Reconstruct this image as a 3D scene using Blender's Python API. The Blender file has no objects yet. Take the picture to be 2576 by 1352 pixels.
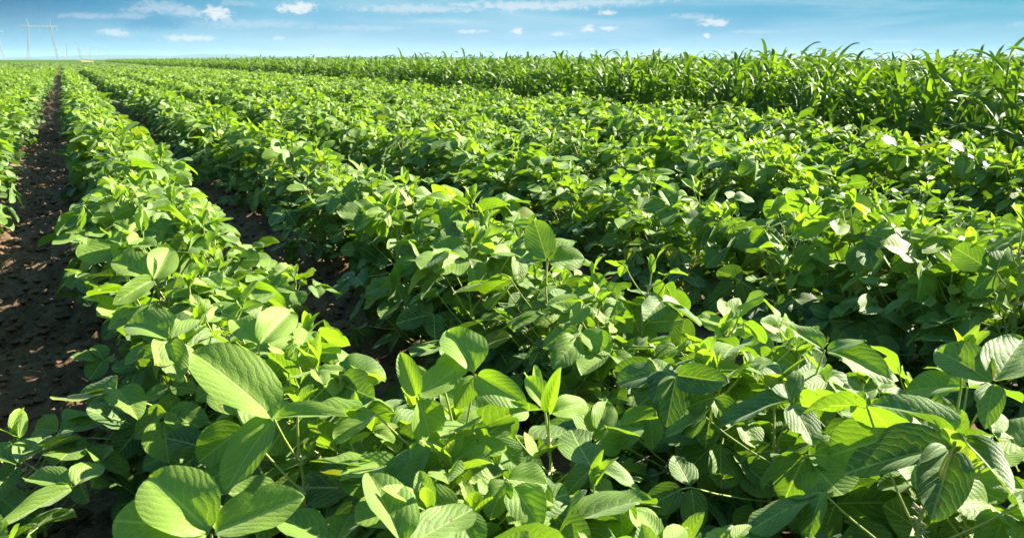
import bpy, math, random
import numpy as np
from mathutils import Vector

PI = math.pi
R = math.radians
sc = bpy.context.scene
COL = sc.collection
rng = np.random.default_rng(11)
random.seed(5)

# ------------------------------------------------------------------ camera
CAM_H = 0.95
PITCH = R(13.766)          # looking down
YAW = R(27.14)             # view axis to the right of the crop rows (+Y)
cam_data = bpy.data.cameras.new('camera')
cam_data.lens = 30.0
cam_data.sensor_width = 36.0
cam_data.clip_start = 0.02
cam_data.clip_end = 30000
cam = bpy.data.objects.new('camera', cam_data)
COL.objects.link(cam)
cam.location = (0, 0, CAM_H)
cam.rotation_euler = (R(90) - PITCH, 0, -YAW)
cam_data.dof.use_dof = True
cam_data.dof.focus_distance = 2.6
cam_data.dof.aperture_fstop = 16
sc.camera = cam

# ------------------------------------------------------------------ light
SUN_AZ = R(90)             # from +Y towards +X
SUN_EL = R(30)
SUN_STRENGTH = 5.0
SKY_STRENGTH = 0.07
EXPOSURE = 1.85
sun_data = bpy.data.lights.new('sun', 'SUN')
sun_data.energy = SUN_STRENGTH
sun_data.angle = R(0.53)
sun_data.color = (1.0, 0.92, 0.78)
sun = bpy.data.objects.new('sun', sun_data)
COL.objects.link(sun)
sd = Vector((math.sin(SUN_AZ) * math.cos(SUN_EL), math.cos(SUN_AZ) * math.cos(SUN_EL), math.sin(SUN_EL)))
sun.rotation_euler = sd.to_track_quat('Z', 'Y').to_euler()

sc.view_settings.view_transform = 'Standard'
sc.view_settings.look = 'None'
sc.view_settings.exposure = EXPOSURE
sc.view_settings.gamma = 1.0
sc.view_settings.use_curve_mapping = False
sc.render.engine = 'CYCLES'
sc.cycles.use_denoising = True
sc.cycles.max_bounces = 7
sc.cycles.diffuse_bounces = 2
sc.cycles.glossy_bounces = 2
sc.cycles.transmission_bounces = 5
sc.cycles.transparent_max_bounces = 6
sc.cycles.caustics_reflective = False
sc.cycles.caustics_refractive = False


# ------------------------------------------------------------------ node helpers
class NT:
    def __init__(s, tree):
        s.t = tree
        tree.nodes.clear()

    def n(s, kind, **kw):
        nd = s.t.nodes.new(kind)
        for k, v in kw.items():
            if k.startswith('i_'):
                nd.inputs[k[2:].replace('_', ' ')].default_value = v
            else:
                setattr(nd, k, v)
        return nd

    def l(s, a, b):
        s.t.links.new(a, b)

    def put(s, sock, v):
        if isinstance(v, bpy.types.NodeSocket):
            s.l(v, sock)
        else:
            sock.default_value = v

    def m(s, op, a, b=0.0, c=0.0, clamp=False):
        nd = s.t.nodes.new('ShaderNodeMath')
        nd.operation = op
        nd.use_clamp = clamp
        s.put(nd.inputs[0], a)
        s.put(nd.inputs[1], b)
        s.put(nd.inputs[2], c)
        return nd.outputs[0]

    def mix(s, f, a, b, blend='MIX'):
        nd = s.t.nodes.new('ShaderNodeMix')
        nd.data_type = 'RGBA'
        nd.blend_type = blend
        s.put(nd.inputs[0], f)
        s.put(nd.inputs[6], a)
        s.put(nd.inputs[7], b)
        return nd.outputs[2]

    def smooth(s, v, lo, hi):
        nd = s.t.nodes.new('ShaderNodeMapRange')
        nd.interpolation_type = 'SMOOTHSTEP'
        s.put(nd.inputs[0], v)
        nd.inputs[1].default_value = lo
        nd.inputs[2].default_value = hi
        return nd.outputs[0]

    def noise(s, vec, scale, detail=3, rough=0.55, dist=0.0):
        nd = s.n('ShaderNodeTexNoise')
        if vec is not None:
            s.l(vec, nd.inputs['Vector'])
        nd.inputs['Scale'].default_value = scale
        nd.inputs['Detail'].default_value = detail
        nd.inputs['Roughness'].default_value = rough
        nd.inputs['Distortion'].default_value = dist
        return nd.outputs[0]


def C4(r, g, b):
    return (r, g, b, 1.0)


# ------------------------------------------------------------------ sky
def pix_dir(u, v):
    """direction of a point of the 2576 x 1352 view"""
    f = 2147.0
    x = u - 1288
    y = 676 - v
    fw = f * math.cos(PITCH) + y * math.sin(PITCH)
    up = y * math.cos(PITCH) - f * math.sin(PITCH)
    return Vector((x * math.cos(YAW) + fw * math.sin(YAW), fw * math.cos(YAW) - x * math.sin(YAW), up)).normalized()


def az_el(u, v):
    d = pix_dir(u, v)
    return math.degrees(math.atan2(d.x, d.y)), math.degrees(math.asin(d.z))


world = bpy.data.worlds.new('World')
sc.world = world
world.use_nodes = True
w = NT(world.node_tree)
sky = w.n('ShaderNodeTexSky')
sky.sky_type = 'NISHITA'
sky.sun_disc = False
sky.sun_elevation = SUN_EL
sky.sun_rotation = SUN_AZ
sky.air_density = 1.0
sky.dust_density = 0.4
sky.ozone_density = 2.0
sky.altitude = 100
hs = w.n('ShaderNodeHueSaturation')
hs.inputs['Hue'].default_value = 0.483
hs.inputs['Saturation'].default_value = 1.2
hs.inputs['Value'].default_value = 0.85
w.l(sky.outputs[0], hs.inputs['Color'])
tc = w.n('ShaderNodeTexCoord')
vec = tc.outputs['Generated']
sep = w.n('ShaderNodeSeparateXYZ')
w.l(vec, sep.inputs[0])
X, Y, Z = sep.outputs
az = w.m('MULTIPLY', w.m('ARCTAN2', X, Y), 180 / PI)
el = w.m('MULTIPLY', w.m('ARCSINE', Z), 180 / PI)
# stretched coordinates in which high thin cloud runs in level streaks
comb = w.n('ShaderNodeCombineXYZ')
w.put(comb.inputs[0], w.m('MULTIPLY', az, 0.05))
w.put(comb.inputs[1], w.m('MULTIPLY', el, 0.42))
streak = comb.outputs[0]
comb2 = w.n('ShaderNodeCombineXYZ')
w.put(comb2.inputs[0], w.m('MULTIPLY', az, 0.55))
w.put(comb2.inputs[1], w.m('MULTIPLY', el, 1.0))
puffv = comb2.outputs[0]
n1 = w.noise(streak, 1.5, 5, 0.6, 0.7)
veil = w.m('MULTIPLY', w.smooth(n1, 0.44, 0.70), 0.42)
# the veil thins out towards the left end of the view and higher up
veil = w.m('MULTIPLY', veil, w.smooth(az, -3.0, 14.0))
hz = w.m('MULTIPLY', w.smooth(el, 6.5, -0.5), 0.72)      # bright air over the horizon
nf = w.noise(puffv, 3.4, 6, 0.68, 0.5)
nfo = w.m('SUBTRACT', nf, 0.5)
puffs = [  # u, v, half width, half height (px), density
    (745, 20, 56, 17, 1.0), (545, 34, 42, 22, .95), (470, 30, 60, 16, .45), (400, 12, 80, 12, .3), (330, 40, 50, 10, .3), (290, 82, 50, 12, .6),
    (470, 96, 75, 10, .7), (600, 8, 60, 9, .25),
    (1190, 79, 45, 6, .75), (1300, 79, 22, 8, .95), (1477, 73, 23, 11, 1.0), (1530, 71, 26, 7, .85),
    (1405, 86, 28, 6, .6), (1528, 31, 26, 7, .85), (1795, 56, 42, 13, .8), (1740, 42, 60, 9, .35), (1777, 89, 14, 7, .95),
    (2620, 60, 90, 10, .3), (2880, 40, 80, 26, .9), (-260, 60, 120, 20, .8), (-500, 20, 160, 26, .7),
    (700, 95, 22, 6, .6), (1330, 14, 230, 15, .62), (1900, 80, 80, 5, .3), (2250, 105, 120, 5, .25),
    (400, 22, 90, 14, .4), (1668, 126, 40, 6, .7), (1110, 55, 120, 8, .2), (1050, 22, 190, 13, .5), (1500, 6, 200, 8, .5), (640, 60, 160, 12, .3), (230, 40, 90, 9, .3), (900, 70, 180, 9, .25),
]
total = None
for (u, v, hw, hh, dens) in puffs:
    a0, e0 = az_el(u, v)
    a1, _ = az_el(u + hw, v)
    _, e1 = az_el(u, v - hh)
    sa = abs(a1 - a0)
    se = abs(e1 - e0)
    dx = w.m('DIVIDE', w.m('SUBTRACT', az, a0), sa)
    dy = w.m('DIVIDE', w.m('SUBTRACT', el, e0), se)
    rr = w.m('SQRT', w.m('ADD', w.m('MULTIPLY', dx, dx), w.m('MULTIPLY', dy, dy)))
    rr = w.m('ADD', rr, w.m('MULTIPLY', nfo, -3.4))
    msk = w.m('MULTIPLY', w.smooth(rr, 1.15, 0.25), dens)
    total = msk if total is None else w.m('MAXIMUM', total, msk)
# the low band of sky the picture shows: pale over the horizon, deeper blue above, deepest at the left
SKF = 1.0 / (SKY_STRENGTH * 2 ** EXPOSURE)


def skc(r, g, b):
    def lin(c):
        c /= 255.0
        return c / 12.92 if c <= 0.04045 else ((c + .055) / 1.055) ** 2.4
    return C4(lin(r) * SKF, lin(g) * SKF, lin(b) * SKF)


def ramp(fac, stops):
    nd = w.n('ShaderNodeValToRGB')
    els = nd.color_ramp.elements
    while len(els) < len(stops):
        els.new(0.5)
    for e_, (p_, c_) in zip(els, stops):
        e_.position = p_
        e_.color = c_
    w.l(fac, nd.inputs[0])
    return nd.outputs[0]


azn = w.m('DIVIDE', w.m('ADD', az, 10.0), 80.0, clamp=True)
top = ramp(azn, [(0.0, skc(0, 84, 134)), (0.09, skc(0, 104, 156)), (0.16, skc(0, 136, 184)), (0.27, skc(100, 182, 216)),
                 (0.47, skc(122, 194, 224)), (0.66, skc(60, 168, 206)), (0.82, skc(78, 178, 206)), (1.0, skc(90, 184, 208))])
low = ramp(azn, [(0.0, skc(112, 188, 224)), (0.16, skc(146, 206, 232)), (0.3, skc(180, 215, 238)),
                 (0.55, skc(168, 208, 236)), (0.8, skc(140, 198, 226)), (1.0, skc(130, 194, 220))])
band = w.mix(w.smooth(w.m('ADD', el, w.m('MULTIPLY', nfo, 1.0)), 0.0, 3.8), low, top)
high = w.smooth(el, 7.0, 30.0)
col = w.mix(high, band, hs.outputs[0])
col = w.mix(w.m('MULTIPLY', veil, w.smooth(el, 0.2, 2.4)), col, skc(205, 226, 242))
dark_bank = w.m('MULTIPLY', w.smooth(n1, 0.5, 0.36), 0.22)
a0, e0 = az_el(385, 56)
bx = w.m('DIVIDE', w.m('SUBTRACT', az, a0), 1.9)
by = w.m('DIVIDE', w.m('SUBTRACT', el, e0), 0.42)
bank = w.m('ADD', w.m('SQRT', w.m('ADD', w.m('MULTIPLY', bx, bx), w.m('MULTIPLY', by, by))), w.m('MULTIPLY', nfo, -2.0))
dark_bank = w.m('MAXIMUM', dark_bank, w.m('MULTIPLY', w.smooth(bank, 1.5, 0.4), 0.9))
col = w.mix(dark_bank, col, skc(66, 152, 198))
col = w.mix(total, col, skc(238, 240, 244))
bg = w.n('ShaderNodeBackground')
bg.inputs['Strength'].default_value = SKY_STRENGTH
w.l(col, bg.inputs['Color'])
wo = w.n('ShaderNodeOutputWorld')
w.l(bg.outputs[0], wo.inputs['Surface'])


# ------------------------------------------------------------------ materials
def new_mat(name):
    m = bpy.data.materials.new(name)
    m.use_nodes = True
    return m, NT(m.node_tree)


def leaf_material(name, dark, bright, young, trans_mul, rough=0.56, spec=0.5, veins=True, back=0.35, transw=0.33,
                  bump=0.42, pairs=6.5):
    m, t = new_mat(name)
    at = t.n('ShaderNodeAttribute', attribute_name='tint')
    sp = t.n('ShaderNodeSeparateXYZ')
    t.l(at.outputs['Vector'], sp.inputs[0])
    tint, age, rnd = sp.outputs
    geo = t.n('ShaderNodeNewGeometry')
    tco = t.n('ShaderNodeTexCoord')
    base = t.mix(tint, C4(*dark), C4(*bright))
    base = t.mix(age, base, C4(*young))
    mott = t.noise(tco.outputs['Object'], 22.0, 3, 0.6)
    base = t.mix(t.m('MULTIPLY', t.smooth(mott, 0.35, 0.75), 0.35), base, C4(*[c * 1.35 for c in bright]))
    bumpv = None
    if veins:
        uvn = t.n('ShaderNodeUVMap', uv_map='UVMap')
        su = t.n('ShaderNodeSeparateXYZ')
        t.l(uvn.outputs[0], su.inputs[0])
        U, V = su.outputs[0], su.outputs[1]
        au = t.m('ABSOLUTE', t.m('SUBTRACT', U, 0.5))
        mid = t.smooth(au, 0.034, 0.008)
        wob = t.m('MULTIPLY', t.m('SUBTRACT', t.noise(tco.outputs['Object'], 30.0, 3, 0.6), 0.5), 2.0)
        wob = t.m('ADD', wob, t.m('MULTIPLY', V, t.m('MULTIPLY', t.m('SUBTRACT', rnd, 0.5), 2.2)))
        ph = t.m('SUBTRACT', t.m('ADD', t.m('MULTIPLY', V, pairs), wob), t.m('ADD', t.m('MULTIPLY', au, pairs * 0.55), t.m('MULTIPLY', t.m('MULTIPLY', au, au), pairs * 1.0)))
        fr = t.m('ABSOLUTE', t.m('SUBTRACT', t.m('FRACT', ph), 0.5))
        side = t.m('MULTIPLY', t.smooth(fr, 0.075, 0.015), t.smooth(au, 0.5, 0.38))
        vein = t.m('MAXIMUM', mid, t.m('MULTIPLY', side, 0.75))
        base = t.mix(t.m('MULTIPLY', vein, 0.8), base, C4(young[0] * 1.35, young[1] * 1.2, young[2] * 2.2))
        fine = t.n('ShaderNodeTexVoronoi')
        fine.feature = 'DISTANCE_TO_EDGE'
        t.l(uvn.outputs[0], fine.inputs['Vector'])
        fine.inputs['Scale'].default_value = 26
        pill = t.m('SQRT', t.m('MULTIPLY', fr, 2.0))
        bumpv = t.m('ADD', t.m('MULTIPLY', t.m('SUBTRACT', 1.0, pill), -1.0),
                    t.m('MULTIPLY', t.smooth(fine.outputs[0], 0.0, 0.22), 0.28))
        bumpv = t.m('SUBTRACT', bumpv, t.m('MULTIPLY', mid, 0.8))
        # odd brown or chewed spots
        spots = t.noise(tco.outputs['Object'], 60.0, 2, 0.5)
        sel = t.m('MULTIPLY', t.smooth(spots, 0.66, 0.69), t.m('GREATER_THAN', rnd, 0.55))
        base = t.mix(t.m('MULTIPLY', t.m('GREATER_THAN', rnd, 0.988), 0.55), base, C4(0.36, 0.36, 0.05))
        base = t.mix(t.m('MULTIPLY', sel, 0.8), base, C4(0.16, 0.11, 0.03))
    else:
        uvn = t.n('ShaderNodeUVMap', uv_map='UVMap')
        su = t.n('ShaderNodeSeparateXYZ')
        t.l(uvn.outputs[0], su.inputs[0])
        au = t.m('ABSOLUTE', t.m('SUBTRACT', su.outputs[0], 0.5))
        base = t.mix(t.m('MULTIPLY', t.smooth(au, 0.08, 0.03), 0.35), base, C4(0.24, 0.36, 0.08))
    basef = t.mix(geo.outputs['Backfacing'], base, t.mix(back, base, C4(0.22, 0.32, 0.16)))
    pb = t.n('ShaderNodeBsdfPrincipled')
    t.l(basef, pb.inputs['Base Color'])
    pb.inputs['Roughness'].default_value = rough
    pb.inputs['Specular IOR Level'].default_value = spec
    pb.inputs['Sheen Weight'].default_value = 0.22
    pb.inputs['Sheen Roughness'].default_value = 0.4
    pb.inputs['Sheen Tint'].default_value = C4(0.9, 1.0, 0.8)
    tr = t.n('ShaderNodeBsdfTranslucent')
    tcol = t.mix(1.0, base, tuple(trans_mul), 'MULTIPLY')
    t.l(tcol, tr.inputs['Color'])
    if bumpv is not None:
        bp = t.n('ShaderNodeBump')
        bp.inputs['Strength'].default_value = bump
        bp.inputs['Distance'].default_value = 0.0014
        t.l(bumpv, bp.inputs['Height'])
        t.l(bp.outputs[0], pb.inputs['Normal'])
        t.l(bp.outputs[0], tr.inputs['Normal'])
    mx = t.n('ShaderNodeMixShader')
    # darker tinted leaves let less light through; on soy this deepens the painted shade
    t.l(t.m('ADD', transw * 0.42, t.m('MULTIPLY', tint, transw * 0.72)), mx.inputs[0])
    t.l(pb.outputs[0], mx.inputs[1])
    t.l(tr.outputs[0], mx.inputs[2])
    out = t.n('ShaderNodeOutputMaterial')
    t.l(mx.outputs[0], out.inputs['Surface'])
    return m


def plain_material(name, c1, c2, scale=20, rough=0.7, spec=0.3, bump=0.0, trans=0.0):
    m, t = new_mat(name)
    tco = t.n('ShaderNodeTexCoord')
    nz = t.noise(tco.outputs['Object'], scale, 4, 0.6)
    base = t.mix(t.smooth(nz, 0.3, 0.7), C4(*c1), C4(*c2))
    pb = t.n('ShaderNodeBsdfPrincipled')
    t.l(base, pb.inputs['Base Color'])
    pb.inputs['Roughness'].default_value = rough
    pb.inputs['Specular IOR Level'].default_value = spec
    if bump:
        bp = t.n('ShaderNodeBump')
        bp.inputs['Strength'].default_value = bump
        bp.inputs['Distance'].default_value = 0.01
        t.l(nz, bp.inputs['Height'])
        t.l(bp.outputs[0], pb.inputs['Normal'])
    out = t.n('ShaderNodeOutputMaterial')
    if trans:
        tr = t.n('ShaderNodeBsdfTranslucent')
        t.l(base, tr.inputs['Color'])
        mx = t.n('ShaderNodeMixShader')
        mx.inputs[0].default_value = trans
        t.l(pb.outputs[0], mx.inputs[1])
        t.l(tr.outputs[0], mx.inputs[2])
        t.l(mx.outputs[0], out.inputs['Surface'])
    else:
        t.l(pb.outputs[0], out.inputs['Surface'])
    return m


M_LEAF = leaf_material('soy_leaf', (0.016, 0.074, 0.022), (0.212, 0.348, 0.034), (0.29, 0.415, 0.06), (1.6, 1.72, 0.35, 1))  # the dark tone carries painted shade as well as old-leaf green
M_STEM = plain_material('soy_stem', (0.34, 0.46, 0.07), (0.52, 0.54, 0.20), 60, 0.6, 0.3, 0, 0.15)
M_BUD = plain_material('soy_bud', (0.42, 0.42, 0.20), (0.62, 0.58, 0.42), 200, 0.7, 0.2, 0, 0.2)
M_MAIZE = leaf_material('maize_leaf', (0.050, 0.130, 0.010), (0.190, 0.315, 0.018), (0.27, 0.37, 0.030),
                        (1.7, 1.8, 0.5, 1), rough=0.55, spec=0.35, veins=False, transw=0.30)
M_STALK = plain_material('maize_stalk', (0.16, 0.24, 0.03), (0.26, 0.33, 0.06), 14, 0.5, 0.4, 0, 0.1)
M_TASSEL = plain_material('maize_tassel', (0.30, 0.30, 0.10), (0.42, 0.38, 0.18), 30, 0.8, 0.2)
M_STEEL = plain_material('galvanised_steel', (0.40, 0.42, 0.44), (0.52, 0.54, 0.56), 0.3, 0.5, 0.5)


def soil_material():
    m, t = new_mat('soil')
    tco = t.n('ShaderNodeTexCoord')
    P = tco.outputs['Object']
    a = t.noise(P, 3.0, 6, 0.65)
    b = t.noise(P, 55.0, 5, 0.7)
    base = t.mix(t.smooth(a, 0.3, 0.72), C4(0.130, 0.082, 0.047), C4(0.235, 0.155, 0.095))
    base = t.mix(t.m('MULTIPLY', t.smooth(b, 0.45, 0.75), 0.6), base, C4(0.30, 0.21, 0.14))
    pb = t.n('ShaderNodeBsdfPrincipled')
    t.l(base, pb.inputs['Base Color'])
    pb.inputs['Roughness'].default_value = 0.95
    pb.inputs['Specular IOR Level'].default_value = 0.1
    bp = t.n('ShaderNodeBump')
    bp.inputs['Strength'].default_value = 0.9
    bp.inputs['Distance'].default_value = 0.012
    t.l(b, bp.inputs['Height'])
    t.l(bp.outputs[0], pb.inputs['Normal'])
    out = t.n('ShaderNodeOutputMaterial')
    t.l(pb.outputs[0], out.inputs['Surface'])
    return m


M_SOIL = soil_material()
M_FAR = plain_material('far_crop', (0.045, 0.12, 0.012), (0.085, 0.17, 0.018), 0.15, 0.9, 0.1)
M_STRAW = plain_material('ripe_wheat', (0.42, 0.30, 0.12), (0.55, 0.42, 0.20), 0.6, 0.9, 0.1)
M_HILL = plain_material('hill_woods', (0.05, 0.10, 0.06), (0.09, 0.13, 0.07), 0.004, 0.95, 0.0)


# ------------------------------------------------------------------ mesh building with numpy
class MB:
    """collects vertices, quads / triangles, uvs and tints; builds ONE mesh"""

    def __init__(s):
        s.v, s.f, s.uv, s.t, s.mi = [], [], [], [], []
        s.n = 0

    def add(s, v, f, uv=None, tint=None, mat=0):
        v = np.asarray(v, dtype=np.float32).reshape(-1, 3)
        f = np.asarray(f, dtype=np.int32)
        s.v.append(v)
        s.f.append(f + s.n)
        s.uv.append(np.zeros((len(v), 2), np.float32) if uv is None else np.asarray(uv, np.float32))
        tt = np.zeros((len(v), 3), np.float32)
        if tint is not None:
            tt[:] = tint
        s.t.append(tt)
        s.mi.append(np.full(len(f), mat, np.int32))
        s.n += len(v)

    def mesh(s, name, mats, smooth=True):
        me = bpy.data.meshes.new(name)
        V = np.concatenate(s.v)
        loops, starts, k = [], [], 0
        for f in s.f:
            c = f.shape[1]
            loops.append(f.ravel())
            starts.append(np.arange(len(f), dtype=np.int32) * c + k)
            k += f.size
        Lp = np.concatenate(loops)
        St = np.concatenate(starts)
        me.vertices.add(len(V))
        me.vertices.foreach_set('co', V.ravel())
        me.loops.add(len(Lp))
        me.loops.foreach_set('vertex_index', Lp)
        me.polygons.add(len(St))
        me.polygons.foreach_set('loop_start', St)
        me.polygons.foreach_set('material_index', np.concatenate(s.mi))
        me.polygons.foreach_set('use_smooth', np.full(len(St), smooth))
        uvl = me.uv_layers.new(name='UVMap')
        uvl.data.foreach_set('uv', np.concatenate(s.uv)[Lp].ravel())
        at = me.attributes.new('tint', 'FLOAT_VECTOR', 'POINT')
        at.data.foreach_set('vector', np.concatenate(s.t).ravel())
        for m in mats:
            me.materials.append(m)
        me.update()
        me.validate()
        return me


def link(name, me, parent=None):
    o = bpy.data.objects.new(name, me)
    COL.objects.link(o)
    if parent is not None:
        o.parent = parent
    return o


def empty(name, loc=(0, 0, 0)):
    o = bpy.data.objects.new(name, None)
    COL.objects.link(o)
    o.location = loc
    o.empty_display_size = 0.05
    return o


def tag(o, label=None, cat=None, group=None, kind=None):
    if label:
        o['label'] = label
    if cat:
        o['category'] = cat
    if group:
        o['group'] = group
    if kind:
        o['kind'] = kind
    return o


def nrm(a):
    a = np.asarray(a, float)
    return a / (np.linalg.norm(a) + 1e-9)


def frame(d, up):
    """3x3 with columns side, along, normal"""
    d = nrm(d)
    sd_ = nrm(np.cross(d, up))
    return np.stack([sd_, d, np.cross(sd_, d)], axis=1)


def tube(mb, pts, rad, n=5, mat=0, tint=None):
    pts = np.asarray(pts, float)
    k = len(pts)
    rad = np.broadcast_to(rad, (k,))
    tan = np.gradient(pts, axis=0)
    V = []
    ref = np.array([0.31, 0.17, 0.93])
    if abs(np.dot(nrm(tan[0]), nrm(ref))) > 0.9:
        ref = np.array([0.9, 0.3, 0.1])
    for i in range(k):
        tt = nrm(tan[i])
        a = nrm(np.cross(tt, ref))
        b = np.cross(tt, a)
        ang = np.arange(n) * 2 * PI / n
        V.append(pts[i] + rad[i] * (np.cos(ang)[:, None] * a + np.sin(ang)[:, None] * b))
    V = np.concatenate(V)
    F = []
    for i in range(k - 1):
        for j in range(n):
            j2 = (j + 1) % n
            F.append((i * n + j, i * n + j2, (i + 1) * n + j2, (i + 1) * n + j))
    mb.add(V, F, None, tint, mat)


# ---- leaflet templates: unit width (full) 1, unit length 1, base at origin, along +Y, normal +Z
def leaflet_template(nu, nv, fold=0.3, droop=0.2, wave=0.03, asym=0.0, twist=0.0, shape='soy', seed=0, tipk=0.8):
    r = np.random.default_rng(seed)
    tt = (1 - np.cos(np.linspace(0, PI, nv))) / 2
    if nv <= 4:
        tt = np.array([0.0, 0.22, 0.62, 1.0])[:nv] if nv == 4 else np.array([0, .4, 1.0])
    uu = np.linspace(-1, 1, nu)
    if shape == 'soy':
        prof = np.power(np.maximum(tt, 0), 0.52) * np.power(np.maximum(1 - tt, 0), tipk)
        prof = prof / (np.power(0.39, 0.52) * np.power(0.61, 0.8)) * 0.5
    ph = r.uniform(0, 6.28, 4)
    bites = 0
    bite_rows = {}
    if nu >= 9 and seed % 3 == 0:
        bites = r.choice([-1, 1])
        b0 = int(r.integers(5, nv - 4))
        bite_rows = {b0: r.uniform(.6, .8), b0 + 1: r.uniform(.66, .9)}
    V, UV = [], []
    for i, t in enumerate(tt):
        for u in uu:
            hw = max(prof[i], 0.004)
            hw_ = hw
            if bites and abs(u) > .6 and np.sign(u) == bites and i in bite_rows:
                hw_ = hw * bite_rows[i]
            x = u * hw_ * (1 + asym * np.sign(u))
            z = fold * abs(x) * (1 - 0.35 * t) - 0.35 * fold * x * x * 4 * 0.5
            z += -droop * t * t
            z += wave * abs(u) ** 1.5 * (math.sin(7 * t + ph[0] + (1.3 if u > 0 else 0)) + 0.5 * math.sin(15 * t + ph[1] + u))
            z += twist * x * t
            y = t + 0.0
            V.append((x, y * (1 - 0.1 * droop), z))
            UV.append((0.5 + x * 1.0 if hw > 0 else 0.5, t))
    F = []
    for i in range(nv - 1):
        for j in range(nu - 1):
            a = i * nu + j
            F.append((a, a + 1, a + nu + 1, a + nu))
    return np.array(V), np.array(F), np.array(UV)


def templates(nu, nv, k, seed0):
    r = np.random.default_rng(seed0)
    return [leaflet_template(nu, nv, r.uniform(0.05, 0.7), r.uniform(-0.05, 0.30), r.uniform(0.012, 0.04),
                             r.uniform(-0.08, 0.08), r.uniform(-0.25, 0.25), seed=seed0 + i, tipk=r.uniform(.5, .74)) for i in range(k)]


T_HI = templates(9, 15, 20, 100)
T_MID = templates(5, 7, 10, 200)
T_LOW = templates(3, 4, 8, 300)
T_FAR = [leaflet_template(2, 3, 0, 0.2, 0.0, seed=400 + i) for i in range(2)]


def emit_leaflets(mb, P, Rm, L, Wd, tint, tmpl, mat=0):
    """vectorised: n leaflets, spread over the templates"""
    n = len(P)
    if n == 0:
        return
    which = np.arange(n) % len(tmpl) if n < 4 else rng.integers(0, len(tmpl), n)
    for k, (tv, tf, tuv) in enumerate(tmpl):
        idx = np.nonzero(which == k)[0]
        if len(idx) == 0:
            continue
        s = np.stack([Wd[idx], L[idx], L[idx]], 1)
        loc = tv[None] * s[:, None, :]
        wv = np.einsum('nij,nvj->nvi', Rm[idx], loc) + P[idx][:, None, :]
        m = len(tv)
        f = (tf[None] + (np.arange(len(idx)) * m)[:, None, None]).reshape(-1, tf.shape[1])
        mb.add(wv.reshape(-1, 3), f, np.tile(tuv, (len(idx), 1)), np.repeat(tint[idx], m, axis=0), mat)


# ------------------------------------------------------------------ ground
def vnoise(x, y, seed=0):
    xi = np.floor(x).astype(np.int64)
    yi = np.floor(y).astype(np.int64)
    xf = x - xi
    yf = y - yi
    xf = xf * xf * (3 - 2 * xf)
    yf = yf * yf * (3 - 2 * yf)

    def h(a, b):
        q = (a * 374761393 + b * 668265263 + seed * 982451653) & 0x7fffffff
        q = ((q ^ (q >> 13)) * 1274126177) & 0x7fffffff
        return (q ^ (q >> 16)) / 0x7fffffff
    return (h(xi, yi) * (1 - xf) + h(xi + 1, yi) * xf) * (1 - yf) + (h(xi, yi + 1) * (1 - xf) + h(xi + 1, yi + 1) * xf) * yf


ROW0, ROWS = 0.25, 0.97


def ground_z(x, y):
    near = np.clip(1 - (np.hypot(x, y) - 30) / 20, 0, 1)
    ph = (x - ROW0) / ROWS
    z = 0.025 * np.cos(2 * PI * ph)
    z = z + (vnoise(x * 6, y * 6, 1) - .5) * 0.065 + (vnoise(x * 15, y * 15, 2) - .5) * 0.035
    c = vnoise(x * 34, y * 34, 3)
    z = z + np.clip(c - 0.45, 0, 1) * 0.06 + (vnoise(x * 70, y * 70, 4) - .5) * 0.01
    return z * near - 0.02


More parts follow.
